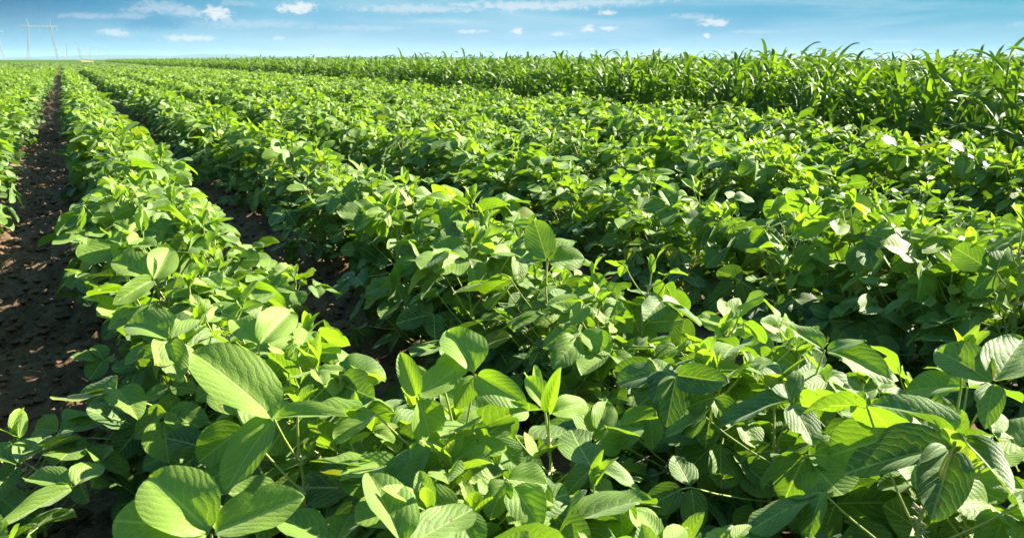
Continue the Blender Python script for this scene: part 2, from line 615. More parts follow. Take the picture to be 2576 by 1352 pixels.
def make_ground():
    xs = np.concatenate([-np.geomspace(6000, 3.2, 26), np.arange(-3, -1.2, 0.08), np.arange(-1.2, 1.9, 0.018),
                         np.arange(1.9, 3.4, 0.05), np.arange(3.5, 9, 0.25), np.geomspace(9.5, 6000, 26)])
    ys = np.concatenate([-np.geomspace(3000, 1.2, 14), np.arange(-1, 0.6, 0.15), np.arange(0.6, 6, 0.018),
                         np.arange(6, 14, 0.05), np.arange(14, 40, 0.4), np.geomspace(41, 9000, 30)])
    gx, gy = np.meshgrid(xs, ys)
    z = ground_z(gx, gy)
    V = np.stack([gx, gy, z], -1).reshape(-1, 3)
    nx, ny = len(xs), len(ys)
    i, j = np.meshgrid(np.arange(nx - 1), np.arange(ny - 1))
    a = (j * nx + i).ravel()
    F = np.stack([a, a + 1, a + nx + 1, a + nx], 1)
    mb = MB()
    mb.add(V, F)
    o = link('ground', mb.mesh('ground', [M_SOIL]))
    tag(o, 'dark brown crumbly soil of the field showing between the rows', kind='structure')

    # loose clods and crumbs
    cl = MB()
    ico = np.array([(0, 0, 1), (1, 0, .2), (.3, .95, .25), (-.8, .6, .2), (-.8, -.6, .2), (.3, -.95, .15), (0, 0, -1)], float)
    icf = np.array([(0, 1, 2), (0, 2, 3), (0, 3, 4), (0, 4, 5), (0, 5, 1), (6, 2, 1), (6, 3, 2), (6, 4, 3), (6, 5, 4), (6, 1, 5)])
    r = np.random.default_rng(3)
    n = 13000
    lane = r.choice([-1.2, -0.22, 0.72, 1.7], n, p=[.1, .4, .4, .1])
    y = 0.9 + 14 * r.random(n) ** 1.8
    x = lane + r.normal(0, 0.14, n)
    s = 0.004 + 0.024 * r.random(n) ** 4 + 0.00035 * y
    zz = ground_z(x, y) + s * 0.3
    ang = r.uniform(0, 6.28, n)
    jit = ico[None] * (1 + r.uniform(-.35, .35, (n, 7, 1)))
    jit = jit * (s[:, None] * np.array([1, .8, .65]))[:, None, :]
    c, sn = np.cos(ang)[:, None], np.sin(ang)[:, None]
    vx = jit[..., 0] * c - jit[..., 1] * sn
    vy = jit[..., 0] * sn + jit[..., 1] * c
    V = np.stack([vx + x[:, None], vy + y[:, None], jit[..., 2] + zz[:, None]], -1).reshape(-1, 3)
    F = (icf[None] + (np.arange(n) * 7)[:, None, None]).reshape(-1, 3)
    cl.add(V, F)
    o = link('soil_clods', cl.mesh('soil_clods', [M_SOIL], smooth=False))
    tag(o, 'loose brown crumbs and clods of earth between the crop rows', 'soil', kind='stuff')


make_ground()


def make_litter():
    mb = MB()
    r = np.random.default_rng(44)
    for k in range(420):
        x = r.choice([-.22, .72, -.3, .8]) + r.normal(0, .12)
        y = .9 + 9 * r.random() ** 1.6
        z = float(ground_z(np.array(x), np.array(y)))
        a = r.uniform(0, 6.28)
        ln = r.uniform(.012, .05)
        d = np.array([math.cos(a), math.sin(a), r.normal(0, .15)])
        p = np.array([x, y, z + .006])
        tube(mb, [p - d * ln / 2, p + [0, 0, .002], p + d * ln / 2], [.0008, .0013, .0008], 4)
    o = link('straw_litter', mb.mesh('straw_litter', [plain_material('dry_straw', (.30, .22, .11), (.48, .38, .22), 40, .9, .1)]))
    tag(o, 'bits of pale dry straw lying on the bare soil', 'straw', kind='stuff')


make_litter()


# ------------------------------------------------------------------ soybean plants
def make_plant(seed, height=0.42):
    """returns the skeleton of one plant: stem points and compound leaves"""
    r = np.random.default_rng(seed)
    nn = 13
    lean = r.normal(0, 0.035, 2)
    zt = np.linspace(0, 1, 9)
    stem = np.stack([lean[0] * zt + 0.008 * np.sin(9 * zt + r.uniform(0, 6)),
                     lean[1] * zt + 0.008 * np.cos(8 * zt + r.uniform(0, 6)), height * zt], 1)
    leaves = []
    a0 = r.uniform(0, 2 * PI)
    for k in range(nn + 10):
        top = k >= nn
        if k < nn:
            h = 0.10 + 0.86 * (k / (nn - 1)) ** 0.9
        else:                     # branch leaves fill the skirt
            h = r.uniform(0.05, 0.55)
        node = np.array([np.interp(h, zt, stem[:, i]) for i in range(3)])
        azm = a0 + k * PI * 0.97 + r.normal(0, 0.5) + (k // 2) * 0.75
        hh = node[2] / height
        if h < 0.35:
            plen = r.uniform(0.08, 0.16)
            pel = R(r.uniform(18, 48))
        elif h < 0.75:
            plen = r.uniform(0.10, 0.19)
            pel = R(r.uniform(30, 62))
        else:
            plen = r.uniform(0.05, 0.12) * (1.25 - 0.6 * max(0, h - .75) / .25)
            pel = R(r.uniform(35, 68))
        if k >= nn:
            plen = r.uniform(0.11, 0.21)
            pel = R(r.uniform(-2, 42))
        out = np.array([math.cos(azm), math.sin(azm), 0])
        hub = node + out * plen * math.cos(pel) + np.array([0, 0, plen * math.sin(pel)])
        hub[2] = min(hub[2], height * 1.10)
        mid = (node + hub) / 2 + np.array([0, 0, -0.006]) + out * 0.008
        # blade attitude: outer / lower leaves hang outwards, top leaves lie up or nearly level
        rad = np.hypot(hub[0], hub[1])
        rel = hub[2] / height
        tilt = R(np.clip(r.normal(4 + 34 * (1 - min(rel, 1)) * min(rad / 0.2, 1.3), 24), -65, 78))
        size = r.uniform(0.058, 0.106) * (0.88 if h < 0.3 else 1.0)
        age = 0.0
        if k < nn and h > 0.86:
            size *= r.uniform(0.5, 0.8)
            tilt -= R(25)
            age = r.uniform(0.4, 0.9)
        up = np.array([0, 0, 1.0])
        fwd = nrm(out + 0.25 * r.normal(size=3) * [1, 1, 0])
        yaw_axis = np.cross(up, fwd)
        d0 = fwd * math.cos(tilt) - up * math.sin(tilt)
        n0 = up * math.cos(tilt) + fwd * math.sin(tilt)
        roll = r.normal(0, 0.38)
        sidev = np.cross(d0, n0)
        n0 = nrm(n0 * math.cos(roll) + sidev * math.sin(roll))
        sidev = np.cross(d0, n0)
        lf = []
        tintb = np.clip(r.normal(0.02 + 0.72 * min(rel, 1.0) ** 1.5, 0.17), 0, 1)  # lower leaves tinted darker: older growth, plus row-side shade put into the colour
        for q, off in enumerate((0.0, 1.18, -1.18)):
            off = off + r.normal(0, 0.16)
            dd = nrm(d0 * math.cos(off) + sidev * math.sin(off) + n0 * r.normal(0.0, 0.22) + np.array([0, 0, -0.10]) * abs(off))
            nm = nrm(n0 + 0.20 * r.normal(size=3) - 0.0 * dd)
            st = hub + (d0 * 0.022 * (size / .08) if q == 0 else dd * 0.003)
            ln = size * (1.06 if q == 0 else 0.96) * r.uniform(0.92, 1.08)
            wd = ln * r.uniform(0.64, 0.80) * (0.8 if age > 0 else 1)
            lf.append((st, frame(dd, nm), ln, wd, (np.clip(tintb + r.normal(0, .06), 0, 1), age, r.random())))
        leaves.append(dict(node=node, mid=mid, hub=hub, lf=lf, h=h, age=age))
    # the unfolding shoot at the tip
    if r.random() < .8:
        stem = np.vstack([stem, stem[-1] + [r.normal(0, .008), r.normal(0, .008), r.uniform(.02, .06)]])
    tip = stem[-1]
    shoot = []
    for q in range(r.integers(3, 6)):
        a = r.uniform(0, 6.28)
        e = R(r.uniform(48, 86))
        dd = np.array([math.cos(a) * math.cos(e), math.sin(a) * math.cos(e), math.sin(e)])
        nm = np.array([-math.cos(a), -math.sin(a), 0.6])
        ln = r.uniform(0.03, 0.072)
        shoot.append((tip - [0, 0, .01], frame(dd, nm), ln, ln * r.uniform(.35, .5), (.9, .9, r.random())))
    return dict(stem=stem, leaves=leaves, shoot=shoot, height=height)


def arr(lfs):
    return (np.array([a[0] for a in lfs]), np.array([a[1] for a in lfs]), np.array([a[2] for a in lfs]),
            np.array([a[3] for a in lfs]), np.array([a[4] for a in lfs]))


def petiole(mb, lf, n, rad, mat=1):
    pts = [lf['node'], lf['mid'] * .75 + lf['node'] * .25 * .5 + lf['hub'] * .125, lf['mid'], lf['hub']]
    pts = []
    for t in (0, .33, .66, 1):
        pts.append((1 - t) ** 2 * lf['node'] + 2 * t * (1 - t) * lf['mid'] + t * t * lf['hub'])
    if n <= 3:
        pts = [pts[0], pts[3]]
    tube(mb, pts, np.linspace(rad * 1.2, rad, len(pts)), n, mat)
    if n > 3:
        st = lf['lf'][0][0]
        if np.linalg.norm(st - lf['hub']) > .005:
            tube(mb, [lf['hub'], st], [rad * .9, rad * .8], n, mat)


def petiole_mesh(lf):
    mb = MB()
    petiole(mb, lf, 6, 0.0016, 0)
    return mb.mesh('petiole', [M_STEM])


def compound_mesh(lf, name, hi=True, with_petiole=True):
    mb = MB()
    P, Rm, L, Wd, T = arr(lf['lf'])
    tm = T_HI if hi else T_MID
    k = rng.integers(0, len(tm))
    emit_leaflets(mb, P, Rm, L, Wd, T, [tm[(k + q) % len(tm)] for q in range(3)])
    if with_petiole:
        petiole(mb, lf, 5, 0.0016)
    return mb.mesh(name, [M_LEAF, M_STEM])


def stem_mesh(pl, hi=True):
    mb = MB()
    tube(mb, pl['stem'], np.linspace(0.0042, 0.0017, len(pl['stem'])), 7 if hi else 4, 0)
    r = np.random.default_rng(7)
    for lf in pl['leaves']:
        q = lf['node']
        tube(mb, [q - [0, 0, .006], q, q + [0, 0, .006]], [.002, .0052, .002], 6 if hi else 3, 0)
    return mb.mesh('stem', [M_STEM])


def bud_meshes(pl, seed):
    r = np.random.default_rng(seed)
    out = []
    for q in [lf['node'] for lf in pl['leaves'] if .5 < lf['h'] < .97]:
        mb = MB()
        # a short stalk carries each cluster so that its buds hang together
        tube(mb, [q, q + [0, 0, .004], q + [0, 0, .009]], [.0018, .003, .002], 6, 0)
        for k in range(r.integers(4, 8)):
            d = r.normal(size=3)
            d[2] = abs(d[2]) * .8
            d = nrm(d)
            c = q + [0, 0, .004]
            tube(mb, [c, c + d * r.uniform(.006, .010), c + d * r.uniform(.012, .018)], [.0016, .0026, .0006], 5, 0)
        out.append(mb.mesh('flower_bud', [M_BUD]))
    return out


def shoot_mesh(pl):
    mb = MB()
    P, Rm, L, Wd, T = arr(pl['shoot'])
    emit_leaflets(mb, P, Rm, L, Wd, T, T_MID)
    return mb.mesh('leaf_shoot', [M_LEAF])


N_PROTO = 14
plants = [make_plant(1000 + i, 0.36 + 0.07 * ((i * 7) % 10) / 10) for i in range(N_PROTO)]

# planting positions
cams = np.array([0, 0, CAM_H])
pos = []
prr = np.random.default_rng(21)


def corn_edge(y):
    return np.interp(y, [-3, 2, 3.65, 6.8, 14.2, 29.8, 230], [5.6, 5.75, 5.95, 6.85, 7.4, 7.85, 9.3])


def frus(p, z=.3):
    """pixel (1024 frame) of a point, or None when behind"""
    d = np.array([p[0], p[1], z - CAM_H])
    fx, fy = math.sin(YAW), math.cos(YAW)
    fwd = d[0] * fx + d[1] * fy
    right = d[0] * fy - d[1] * fx
    depth = fwd * math.cos(PITCH) - d[2] * math.sin(PITCH)
    up = fwd * math.sin(PITCH) + d[2] * math.cos(PITCH)
    if depth < .1:
        return None
    return 512 + right / depth * 853.5, 268.5 - up / depth * 853.5, depth


for ri in range(-9, 9):
    xc = ROW0 + ROWS * ri
    y0 = {-1: 2.2, 0: 0.42, 1: 0.10, 2: 0.1}.get(ri, 0.0 if ri > 0 else -ri * 9.0)
    y = y0
    while y < 62:
        step = 0.088 if y < 20 else 0.115
        y += step * prr.uniform(0.6, 1.4)
        x = xc + ((.045 if y < 4 else .0) if ri == 0 else -.035 if ri == 1 and y < 12 else 0) + prr.normal(0, ((0.095 if y < 3.5 else 0.075) if ri == 0 else 0.072 if ri == 1 and y > 3 else 0.092) if y > 1.6 else 0.09 + 0.05 * (1.6 - y) / 1.2) + (0.10 * np.clip((1.5 - y) / .6, 0, 1) if ri == 0 else 0)
        if x > corn_edge(y) - 0.45:
            continue
        sc_ = prr.uniform(0.84, 1.12) * (1 + .07 * math.sin(y * 2.1 + ri * 2))
        pos.append((x, y, ri, prr.uniform(0, 2 * PI), sc_, prr.integers(0, N_PROTO)))
for (x, y, s_) in [(-0.20, 1.36, .72), (-0.27, 1.27, .6), (0.50, 0.62, .9), (0.62, 0.80, .85), (0.66, 1.02, .85), (0.55, 1.2, .95), (0.70, .60, .8), (0.60, 1.45, .85)]:
    pos.append((x, y, 0, prr.uniform(0, 6.28), s_, prr.integers(0, N_PROTO)))


def pixel_point(u, v, z):
    d = pix_dir(u, v)
    t_ = (z - CAM_H) / d.z
    return np.array([d.x * t_, d.y * t_, z])


# plants whose biggest leaves are shaped after ones that stand out in the photograph:
# hub (u, v, height), leaflet tips (u, v, height, width ratio), age, attitude (share facing the sky)
HEROES = [
    [((532, 1342, .40), [(378, 1185, .43, .78), (752, 1256, .43, .62), (300, 1290, .38, .80)], .55, .5)],
    [((690, 1055, .45), [(505, 868, .46, .62), (560, 1205, .40, .66), (858, 1030, .47, .45)], .5, .7)],
    [((1196, 940, .50), [(1132, 815, .54, .74), (1312, 1010, .47, .6), (1150, 1020, .46, .6)], .5, .2)],
    [((1048, 1000, .48), [(1010, 896, .54, .5), (1165, 915, .51, .5), (1100, 1120, .41, .80)], .6, .3)],
    [((2410, 1100, .46), [(2222, 980, .47, .56), (2545, 1210, .45, .5), (2480, 1075, .49, .6)], .15, 1.0),
     ((2395, 1125, .42), [(2135, 1165, .42, .62), (2350, 1290, .37, .66)], .0, .6)],
    [((2500, 965, .47), [(2362, 868, .50, .62), (2575, 835, .52, .7), (2480, 1060, .44, .6)], .3, .5)],
    [((1490, 1178, .30), [(1440, 1092, .32, .8), (1612, 1215, .29, .74), (1428, 1225, .28, .74)], .1, .9)],
    [((45, 1170, .19), [(112, 1080, .22, .64), (-40, 1120, .2, .6), (-10, 1235, .17, .6)], .1, .7),
     ((185, 1225, .25), [(65, 1192, .26, .52), (245, 1160, .27, .8), (5, 1325, .24, .4)], .4, .7)],
    [((1125, 1150, .38), [(1262, 1120, .40, .72), (1292, 1296, .35, .5), (975, 1240, .38, .55)], .6, .7)],
    [((1015, 1375, .40), [(938, 1185, .45, .56), (1175, 1290, .40, .5)], .3, .3)],
    [((2075, 880, .46), [(1958, 812, .47, .5), (2168, 852, .49, .5), (2250, 925, .45, .55)], .4, .6)],
    [((1375, 655, .46), [(1345, 555, .52, .72), (1290, 640, .46, .5), (1470, 650, .46, .7)], .35, .2)],
    [((1700, 942, .40), [(1680, 1062, .33, .78), (1820, 960, .41, .6)], .0, .1)],
    [((425, 855, .42), [(322, 790, .43, .8), (500, 800, .45, .6), (440, 935, .38, .7)], .4, .5)],
    [((385, 705, .43), [(290, 640, .45, .8), (430, 620, .46, .7), (300, 745, .42, .4)], .4, .5)],
    [((1380, 1040, .42), [(1335, 945, .47, .6), (1402, 940, .50, .35), (1480, 1010, .43, .6)], .7, .4)],
    [((650, 870, .43), [(590, 800, .46, .66), (735, 770, .45, .6), (600, 880, .42, .5)], .6, .5)],
    [((1990, 1010, .40), [(1960, 920, .42, .75), (1820, 1050, .37, .6), (2050, 1110, .36, .75)], .05, .8)],
]
hero_plants = []
hrr = np.random.default_rng(8)
for hi_, hv in enumerate(HEROES):
    hub0 = pixel_point(*hv[0][0])
    base = hub0 + np.array([0.02 + hrr.normal(0, .015), 0.075 + hrr.normal(0, .015), 0])
    base[2] = 0
    hh = min(.44, max(.2, hub0[2] - .04))
    pl = make_plant(4000 + hi_, hh)
    pl['leaves'] = [q for q in pl['leaves'] if q['h'] < .72]
    for (hb, tips, age, sky_) in hv:
        hub = pixel_point(*hb)
        node_h = .62 + .2 * hrr.random()
        node = np.array([np.interp(node_h, np.linspace(0, 1, len(pl['stem'])), pl['stem'][:, j]) for j in range(3)]) + base
        tocam = nrm(np.array([0, 0, CAM_H]) - hub)
        lf = []
        tb = float(np.clip(.25 + age, 0, 1))
        for q, (u, v, z, wr) in enumerate(tips):
            # the tip lies on its sight line, as near the wanted height as a real leaflet's length allows
            dr = pix_dir(u, v)
            dr = np.array([dr.x, dr.y, dr.z])
            t_f = float(np.dot(hub - cams, dr))
            t_z = (z - CAM_H) / dr[2]
            lmin = float(np.linalg.norm(cams + dr * t_f - hub))
            lmax = max(lmin * 1.02, min(.110, lmin * (1.12 + .35 * sky_)))
            t_d = math.sqrt(max(0.0, lmax ** 2 - lmin ** 2))
            tp = cams + dr * (t_f + float(np.clip(t_z - t_f, -t_d, t_d)))
            dd = tp - hub
            ln = float(np.linalg.norm(dd)) * 1.03
            nm_h = nrm(np.array([0.15, 0, 1.0]) * sky_ + tocam * (1 - sky_) + hrr.normal(0, .12, 3))
            lf.append((hub - base + nrm(dd) * .004, frame(dd, nm_h), ln, ln * wr * .86, (tb, age * .5, hrr.random() * .9)))
        pl['leaves'].append(dict(node=node - base, mid=(node + hub) / 2 - base + [0, 0, -.01], hub=hub - base, lf=lf, h=node_h, age=0))
    plants.append(pl)
    rr_ = int(round((base[0] - ROW0) / ROWS))
    pos.append((float(base[0]), float(base[1]), rr_, 0.0, 1.0, N_PROTO + hi_))
    hero_plants.append(base)
hb_ = np.array(hero_plants)[:, :2]
kept = []
for p_ in pos:
    if p_[5] < N_PROTO:
        dmin = float(np.min(np.hypot(hb_[:, 0] - p_[0], hb_[:, 1] - p_[1])))
        if dmin < .075:
            continue
        if dmin < .2:
            p_ = p_[:4] + (min(p_[4], .9),) + p_[5:]
    kept.append(p_)
pos = kept
P0 = pos
score = []
for i, p in enumerate(P0):
    q = frus(p)
    if q is None or q[0] < -60 or q[0] > 1084 or q[1] > 640:
        score.append(-1)
    else:
        # nearer plants and plants whose row is not hidden behind another show largest
        score.append(1 / q[2])
order = np.argsort(-np.array(score))
indiv = [int(i) for i in order[:300]]
near_n = 120
near_set = indiv[:near_n]
far_set = indiv[near_n:]
rest = [i for i in range(len(P0)) if i not in set(indiv)]

protos = {}


def proto(k, level):
    key = (k, level)
    if key in protos:
        return protos[key]
    pl = plants[k]
    parts = []
    if level == 'close':
        parts.append(('stem', stem_mesh(pl)))
        for lf in pl['leaves']:
            parts.append(('compound_leaf', compound_mesh(lf, 'compound_leaf', True, False), ('petiole', petiole_mesh(lf))))
        parts.append(('leaf_shoot', shoot_mesh(pl)))
        for bm_ in bud_meshes(pl, k):
            parts.append(('flower_bud', bm_))
    elif level == 'near':
        parts.append(('stem', stem_mesh(pl)))
        for lf in pl['leaves']:
            parts.append(('compound_leaf', compound_mesh(lf, 'compound_leaf')))
        parts.append(('leaf_shoot', shoot_mesh(pl)))
    else:
        parts.append(('stem', stem_mesh(pl, False)))
        mb = MB()
        alll = [q for lf in pl['leaves'] for q in lf['lf']] + pl['shoot']
        emit_leaflets(mb, *arr(alll), T_MID)
        for lf in pl['leaves']:
            petiole(mb, lf, 3, 0.0016)
        parts.append(('foliage', mb.mesh('foliage', [M_LEAF, M_STEM])))
    protos[key] = parts
    return parts


ORD = ['first', 'second', 'third', 'fourth', 'fifth', 'sixth', 'seventh', 'eighth', 'ninth', 'tenth', 'eleventh',
       'twelfth', 'thirteenth', 'fourteenth', 'fifteenth', 'sixteenth']
ROWNAME = {-1: 'the row left of both soil strips', 0: 'the row between the soil strips',
           1: 'the row just right of both soil strips', 2: 'the second row right of the soil strips',
           3: 'the third row right of the soil strips', 4: 'the fourth row right of the soil strips',
           5: 'the fifth row right of the soil strips', 6: 'the last row before the maize'}
plant_labels = {}
by_row = {}
for i in indiv:
    by_row.setdefault(P0[i][2], []).append(i)
for ri, ids_ in by_row.items():
    ids_.sort(key=lambda i: P0[i][1])
    for k_, i in enumerate(ids_):
        size_ = 'tall' if P0[i][4] > .97 else 'low'
        side_ = 'right' if P0[i][0] > ROW0 + ROWS * ri else 'left'
        if k_ < len(ORD):
            plant_labels[i] = '%s soybean plant from the bottom of %s' % (ORD[k_], ROWNAME[ri])
        elif k_ < 40:
            plant_labels[i] = '%s %s-flank soybean plant midway along %s' % (size_, side_, ROWNAME[ri])
        else:
            plant_labels[i] = '%s %s-flank soybean plant far along %s' % (size_, side_, ROWNAME[ri])


def plant_label(i):
    return plant_labels[i]


for lvl, ids in (('close', near_set[:45]), ('near', near_set[45:]), ('mid', far_set)):
    for i in ids:
        x, y, ri, rz, s, k = P0[i]
        e = empty('soybean_plant', (x, y, 0.0 if k >= N_PROTO else float(ground_z(np.array(x), np.array(y))) - 0.005))
        e.rotation_euler = (0, 0, rz)
        e.scale = (s, s, s)
        for part in proto(k, lvl):
            po = link(part[0], part[1], e)
            for sub in part[2:]:
                link(sub[0], sub[1], po)
        tag(e, plant_label(i), 'soybean plant', 'soybean plants growing in the nearest rows')

# the rest of the soybean rows: one mass
mass = MB()
skel = []
for pl in plants:
    alll = [q for lf in pl['leaves'] for q in lf['lf']] + pl['shoot']
    skel.append(arr(alll))
acc = {'mid': [], 'low': []}
for i in rest:
    x, y, ri, rz, s, k = P0[i]
    P, Rm, L, Wd, T = skel[k]
    c, sn = math.cos(rz), math.sin(rz)
    Rz = np.array([[c, -sn, 0], [sn, c, 0], [0, 0, 1]])
    d = math.hypot(x, y)
    p2 = (P @ Rz.T) * s + [x, y, 0.0]
    T2 = T.copy()
    T2[:, 0] = np.clip(T2[:, 0] + prr.normal(0, .08), 0, 1)
    acc['mid' if d < 9 else 'low'].append((p2, Rz @ Rm, L * s, Wd * s, T2))
    if d < 9:
        for lf in plants[k]['leaves']:
            a = (Rz @ lf['node']) * s + [x, y, 0]
            b = (Rz @ lf['hub']) * s + [x, y, 0]
            tube(mass, [a, b], .0016, 3, 1)
        tube(mass, [[x, y, -.02], (Rz @ plants[k]['stem'][-1]) * s + [x, y, 0]], .003, 4, 1)
for key, tm in (('mid', T_MID), ('low', T_LOW)):
    A = acc[key]
    if A:
        emit_leaflets(mass, *[np.concatenate([a[j] for a in A]) for j in range(5)], tm)
# far rows 62 .. 225 m: leaf clusters of coarser faces
fr = np.random.default_rng(5)
FP = []
for ri in range(-26, 9):
    xc = ROW0 + ROWS * ri
    ya = max(62, -ri * 9.0)
    n = int((226 - ya) * 26)
    if n <= 0:
        continue
    yy = ya + (226 - ya) * fr.random(n)
    h = fr.random(n)
    xx = xc + fr.normal(0, 0.17, n) * (1.25 - .5 * h)
    ok = xx < corn_edge(yy) - .45
    FP.append(np.stack([xx, yy, 0.10 + 0.33 * h ** .6], 1)[ok])
FP = np.concatenate(FP)
n = len(FP)
nm = np.stack([fr.normal(0, .45, n), fr.normal(0, .45, n), np.ones(n)], 1)
nm /= np.linalg.norm(nm, axis=1)[:, None]
a = fr.uniform(0, 6.28, n)
d = np.stack([np.cos(a), np.sin(a), np.zeros(n)], 1)
d -= nm * (d * nm).sum(1)[:, None]
d /= np.linalg.norm(d, axis=1)[:, None]
sv = np.cross(d, nm)
Rm = np.stack([sv, d, nm], 2)
Lf = fr.uniform(.12, .24, n)
TT = np.stack([fr.random(n) * .8, np.zeros(n), fr.random(n)], 1)
emit_leaflets(mass, FP, Rm, Lf, Lf * .8, TT, T_FAR)
o = link('soybean_crop', mass.mesh('soybean_crop', [M_LEAF, M_STEM]))
tag(o, 'long straight rows of leafy green soybeans running to the horizon', 'soybean crop', kind='stuff')


# ------------------------------------------------------------------ maize
def maize_leaf_template(nu, nv, arch, fold, seed):
    """unit length 1 strip from the stalk: goes out and up, then arches over (x side, y out, z up)"""
    r = np.random.default_rng(seed)
    tt = np.linspace(0, 1, nv)
    V, UV = [], []
    e0 = R(r.uniform(58, 78))
    e1 = e0 - R(arch)
    y = z = 0.0
    cy, cz = [0.0], [0.0]
    for i in range(1, nv):
        e = e0 + (e1 - e0) * ((tt[i] + tt[i - 1]) / 2) ** 1.3
        ds = tt[i] - tt[i - 1]
        y += math.cos(e) * ds
        z += math.sin(e) * ds
        cy.append(y)
        cz.append(z)
    ph = r.uniform(0, 6)
    tw = r.uniform(-.9, .9)
    for i, t in enumerate(tt):
        hw = 0.068 * (min(1, 0.55 + 2.4 * t)) * (1 - t ** 2.3) + 0.002
        for u in np.linspace(-1, 1, nu):
            e = e0 + (e1 - e0) * t ** 1.3
            nz = (-math.sin(e), math.cos(e))
            f = fold * abs(u) * hw + 0.012 * abs(u) * math.sin(11 * t + ph + (2 if u > 0 else 0))
            ca, sa = math.cos(tw * t), math.sin(tw * t)
            xx = u * hw * ca
            off = f + u * hw * sa
            V.append((xx, cy[i] + nz[0] * off, cz[i] + nz[1] * off))
            UV.append((0.5 + u * .45, t))
    F = []
    for i in range(nv - 1):
        for j in range(nu - 1):
            a = i * nu + j
            F.append((a, a + 1, a + nu + 1, a + nu))
    return np.array(V), np.array(F), np.array(UV)


mt_r = np.random.default_rng(77)
MT_HI = [maize_leaf_template(3, 11, mt_r.uniform(35, 140), .5, 500 + i) for i in range(9)]
MT_LO = [maize_leaf_template(2, 6, mt_r.uniform(35, 140), .5, 520 + i) for i in range(6)]


def make_maize(seed):
    r = np.random.default_rng(seed)
    H = r.uniform(0.70, 0.84)
    plane = r.uniform(0, PI)
    L = []
    for k in range(10):
        h = H * (0.07 + 0.93 * k / 9.0)
        a = plane + (k % 2) * PI + r.normal(0, 0.35)
        ln = (0.32 + 0.18 * math.sin(PI * (0.15 + 0.75 * k / 9))) * r.uniform(.85, 1.12)
        if k >= 8:
            ln *= 0.75
        out = np.array([math.cos(a), math.sin(a), 0])
        st = nrm(r.normal(0, .12, 3) + [0, 0, 1.0 + (0.55 if k >= 8 else 0)])
        up = nrm(np.array([0, 0, 1]) + r.normal(0, .12, 3))
        side = nrm(np.cross(out, up))
        out2 = np.cross(up, side)
        Rm_ = np.stack([side, out2, up], 1)
        L.append((np.array([0, 0, h]), Rm_, ln, ln, (np.clip(r.normal(.45, .25), 0, 1), .15 if k > 6 else 0.0, r.random())))
    return dict(H=H, leaves=L)


NM = 8
maize = [make_maize(900 + i) for i in range(NM)]


def stalk_mesh(mz):
    mb = MB()
    zz = np.linspace(0, mz['H'] + .02, 8)
    tube(mb, np.stack([.004 * np.sin(zz * 9), .004 * np.cos(zz * 8), zz], 1), np.linspace(.012, .006, 8), 6)
    return mb.mesh('stalk', [M_STALK])


def maize_leaf_mesh(mz, j, k):
    mb = MB()
    q = mz['leaves'][j]
    P, Rm_, L, Wd, T = arr([q])
    emit_leaflets(mb, P, Rm_, L, Wd, T, [MT_HI[(j * 3 + k) % len(MT_HI)]])
    return mb.mesh('leaf', [M_MAIZE])


def tassel_mesh(mz, seed):
    mb = MB()
    r = np.random.default_rng(seed)
    b = np.array([0, 0, mz['H']])
    tube(mb, [b, b + [0, 0, .10], b + [.004, 0, .19]], [.003, .0035, .001], 4)
    for k in range(6):
        a = r.uniform(0, 6.28)
        o_ = np.array([math.cos(a), math.sin(a), 0])
        s = b + [0, 0, r.uniform(.05, .10)]
        tube(mb, [s, s + o_ * .02 + [0, 0, .03], s + o_ * .045 + [0, 0, .05]], [.002, .0025, .001], 3)
    return mb.mesh('tassel', [M_TASSEL])


mr = np.random.default_rng(31)
MP = []
for row in range(16):
    y = 1.2 + mr.uniform(0, .2)
    while y < 226:
        dens = 0.15 if y < 60 else 0.26
        y += dens * mr.uniform(.7, 1.3)
        if y > 60 and row > 7:
            continue
        x = corn_edge(y) + 0.08 + row * 0.42 + mr.normal(0, .05)
        s = mr.uniform(.90, 1.13) * (1 + .05 * math.sin(y * .7 + row)) * (1.08 if mr.random() < .06 else 1)
        MP.append((x, y, row, mr.uniform(0, 6.28), s, mr.integers(0, NM)))
sc_m = []
for p in MP:
    q = frus(p, .7)
    sc_m.append(-1 if q is None or q[0] > 1060 or q[0] < 0 else (1 / q[2]) * (1.0 if p[2] == 0 else .75 if p[2] == 1 else .4))
om = np.argsort(-np.array(sc_m))
mind = [int(i) for i in om[:300]]
mset = set(mind)
mprotos = {}
mlabels = {}
for row_ in range(16):
    ids_ = sorted([i for i in mind if MP[i][2] == row_], key=lambda i: -frus(MP[i], .7)[0])
    for k_, i in enumerate(ids_):
        if row_ == 0 and k_ < len(ORD):
            mlabels[i] = 'maize plant, %s from the right picture edge in the front maize row' % ORD[k_]
        elif row_ == 1 and k_ < len(ORD):
            mlabels[i] = 'maize plant, %s from the right picture edge in the second maize row' % ORD[k_]
        elif row_ == 0:
            mlabels[i] = '%s maize plant in the %s stretch of the front maize row' % ('tall' if MP[i][4] > 1.02 else 'short', 'right hand' if k_ < 45 else 'middle' if k_ < 80 else 'far left')
        elif row_ == 1:
            mlabels[i] = '%s maize plant half hidden behind the middle of the front maize row' % ('tall' if MP[i][4] > 1.02 else 'short')
        else:
            mlabels[i] = 'maize plant deep inside the stand with only its upper leaves showing'
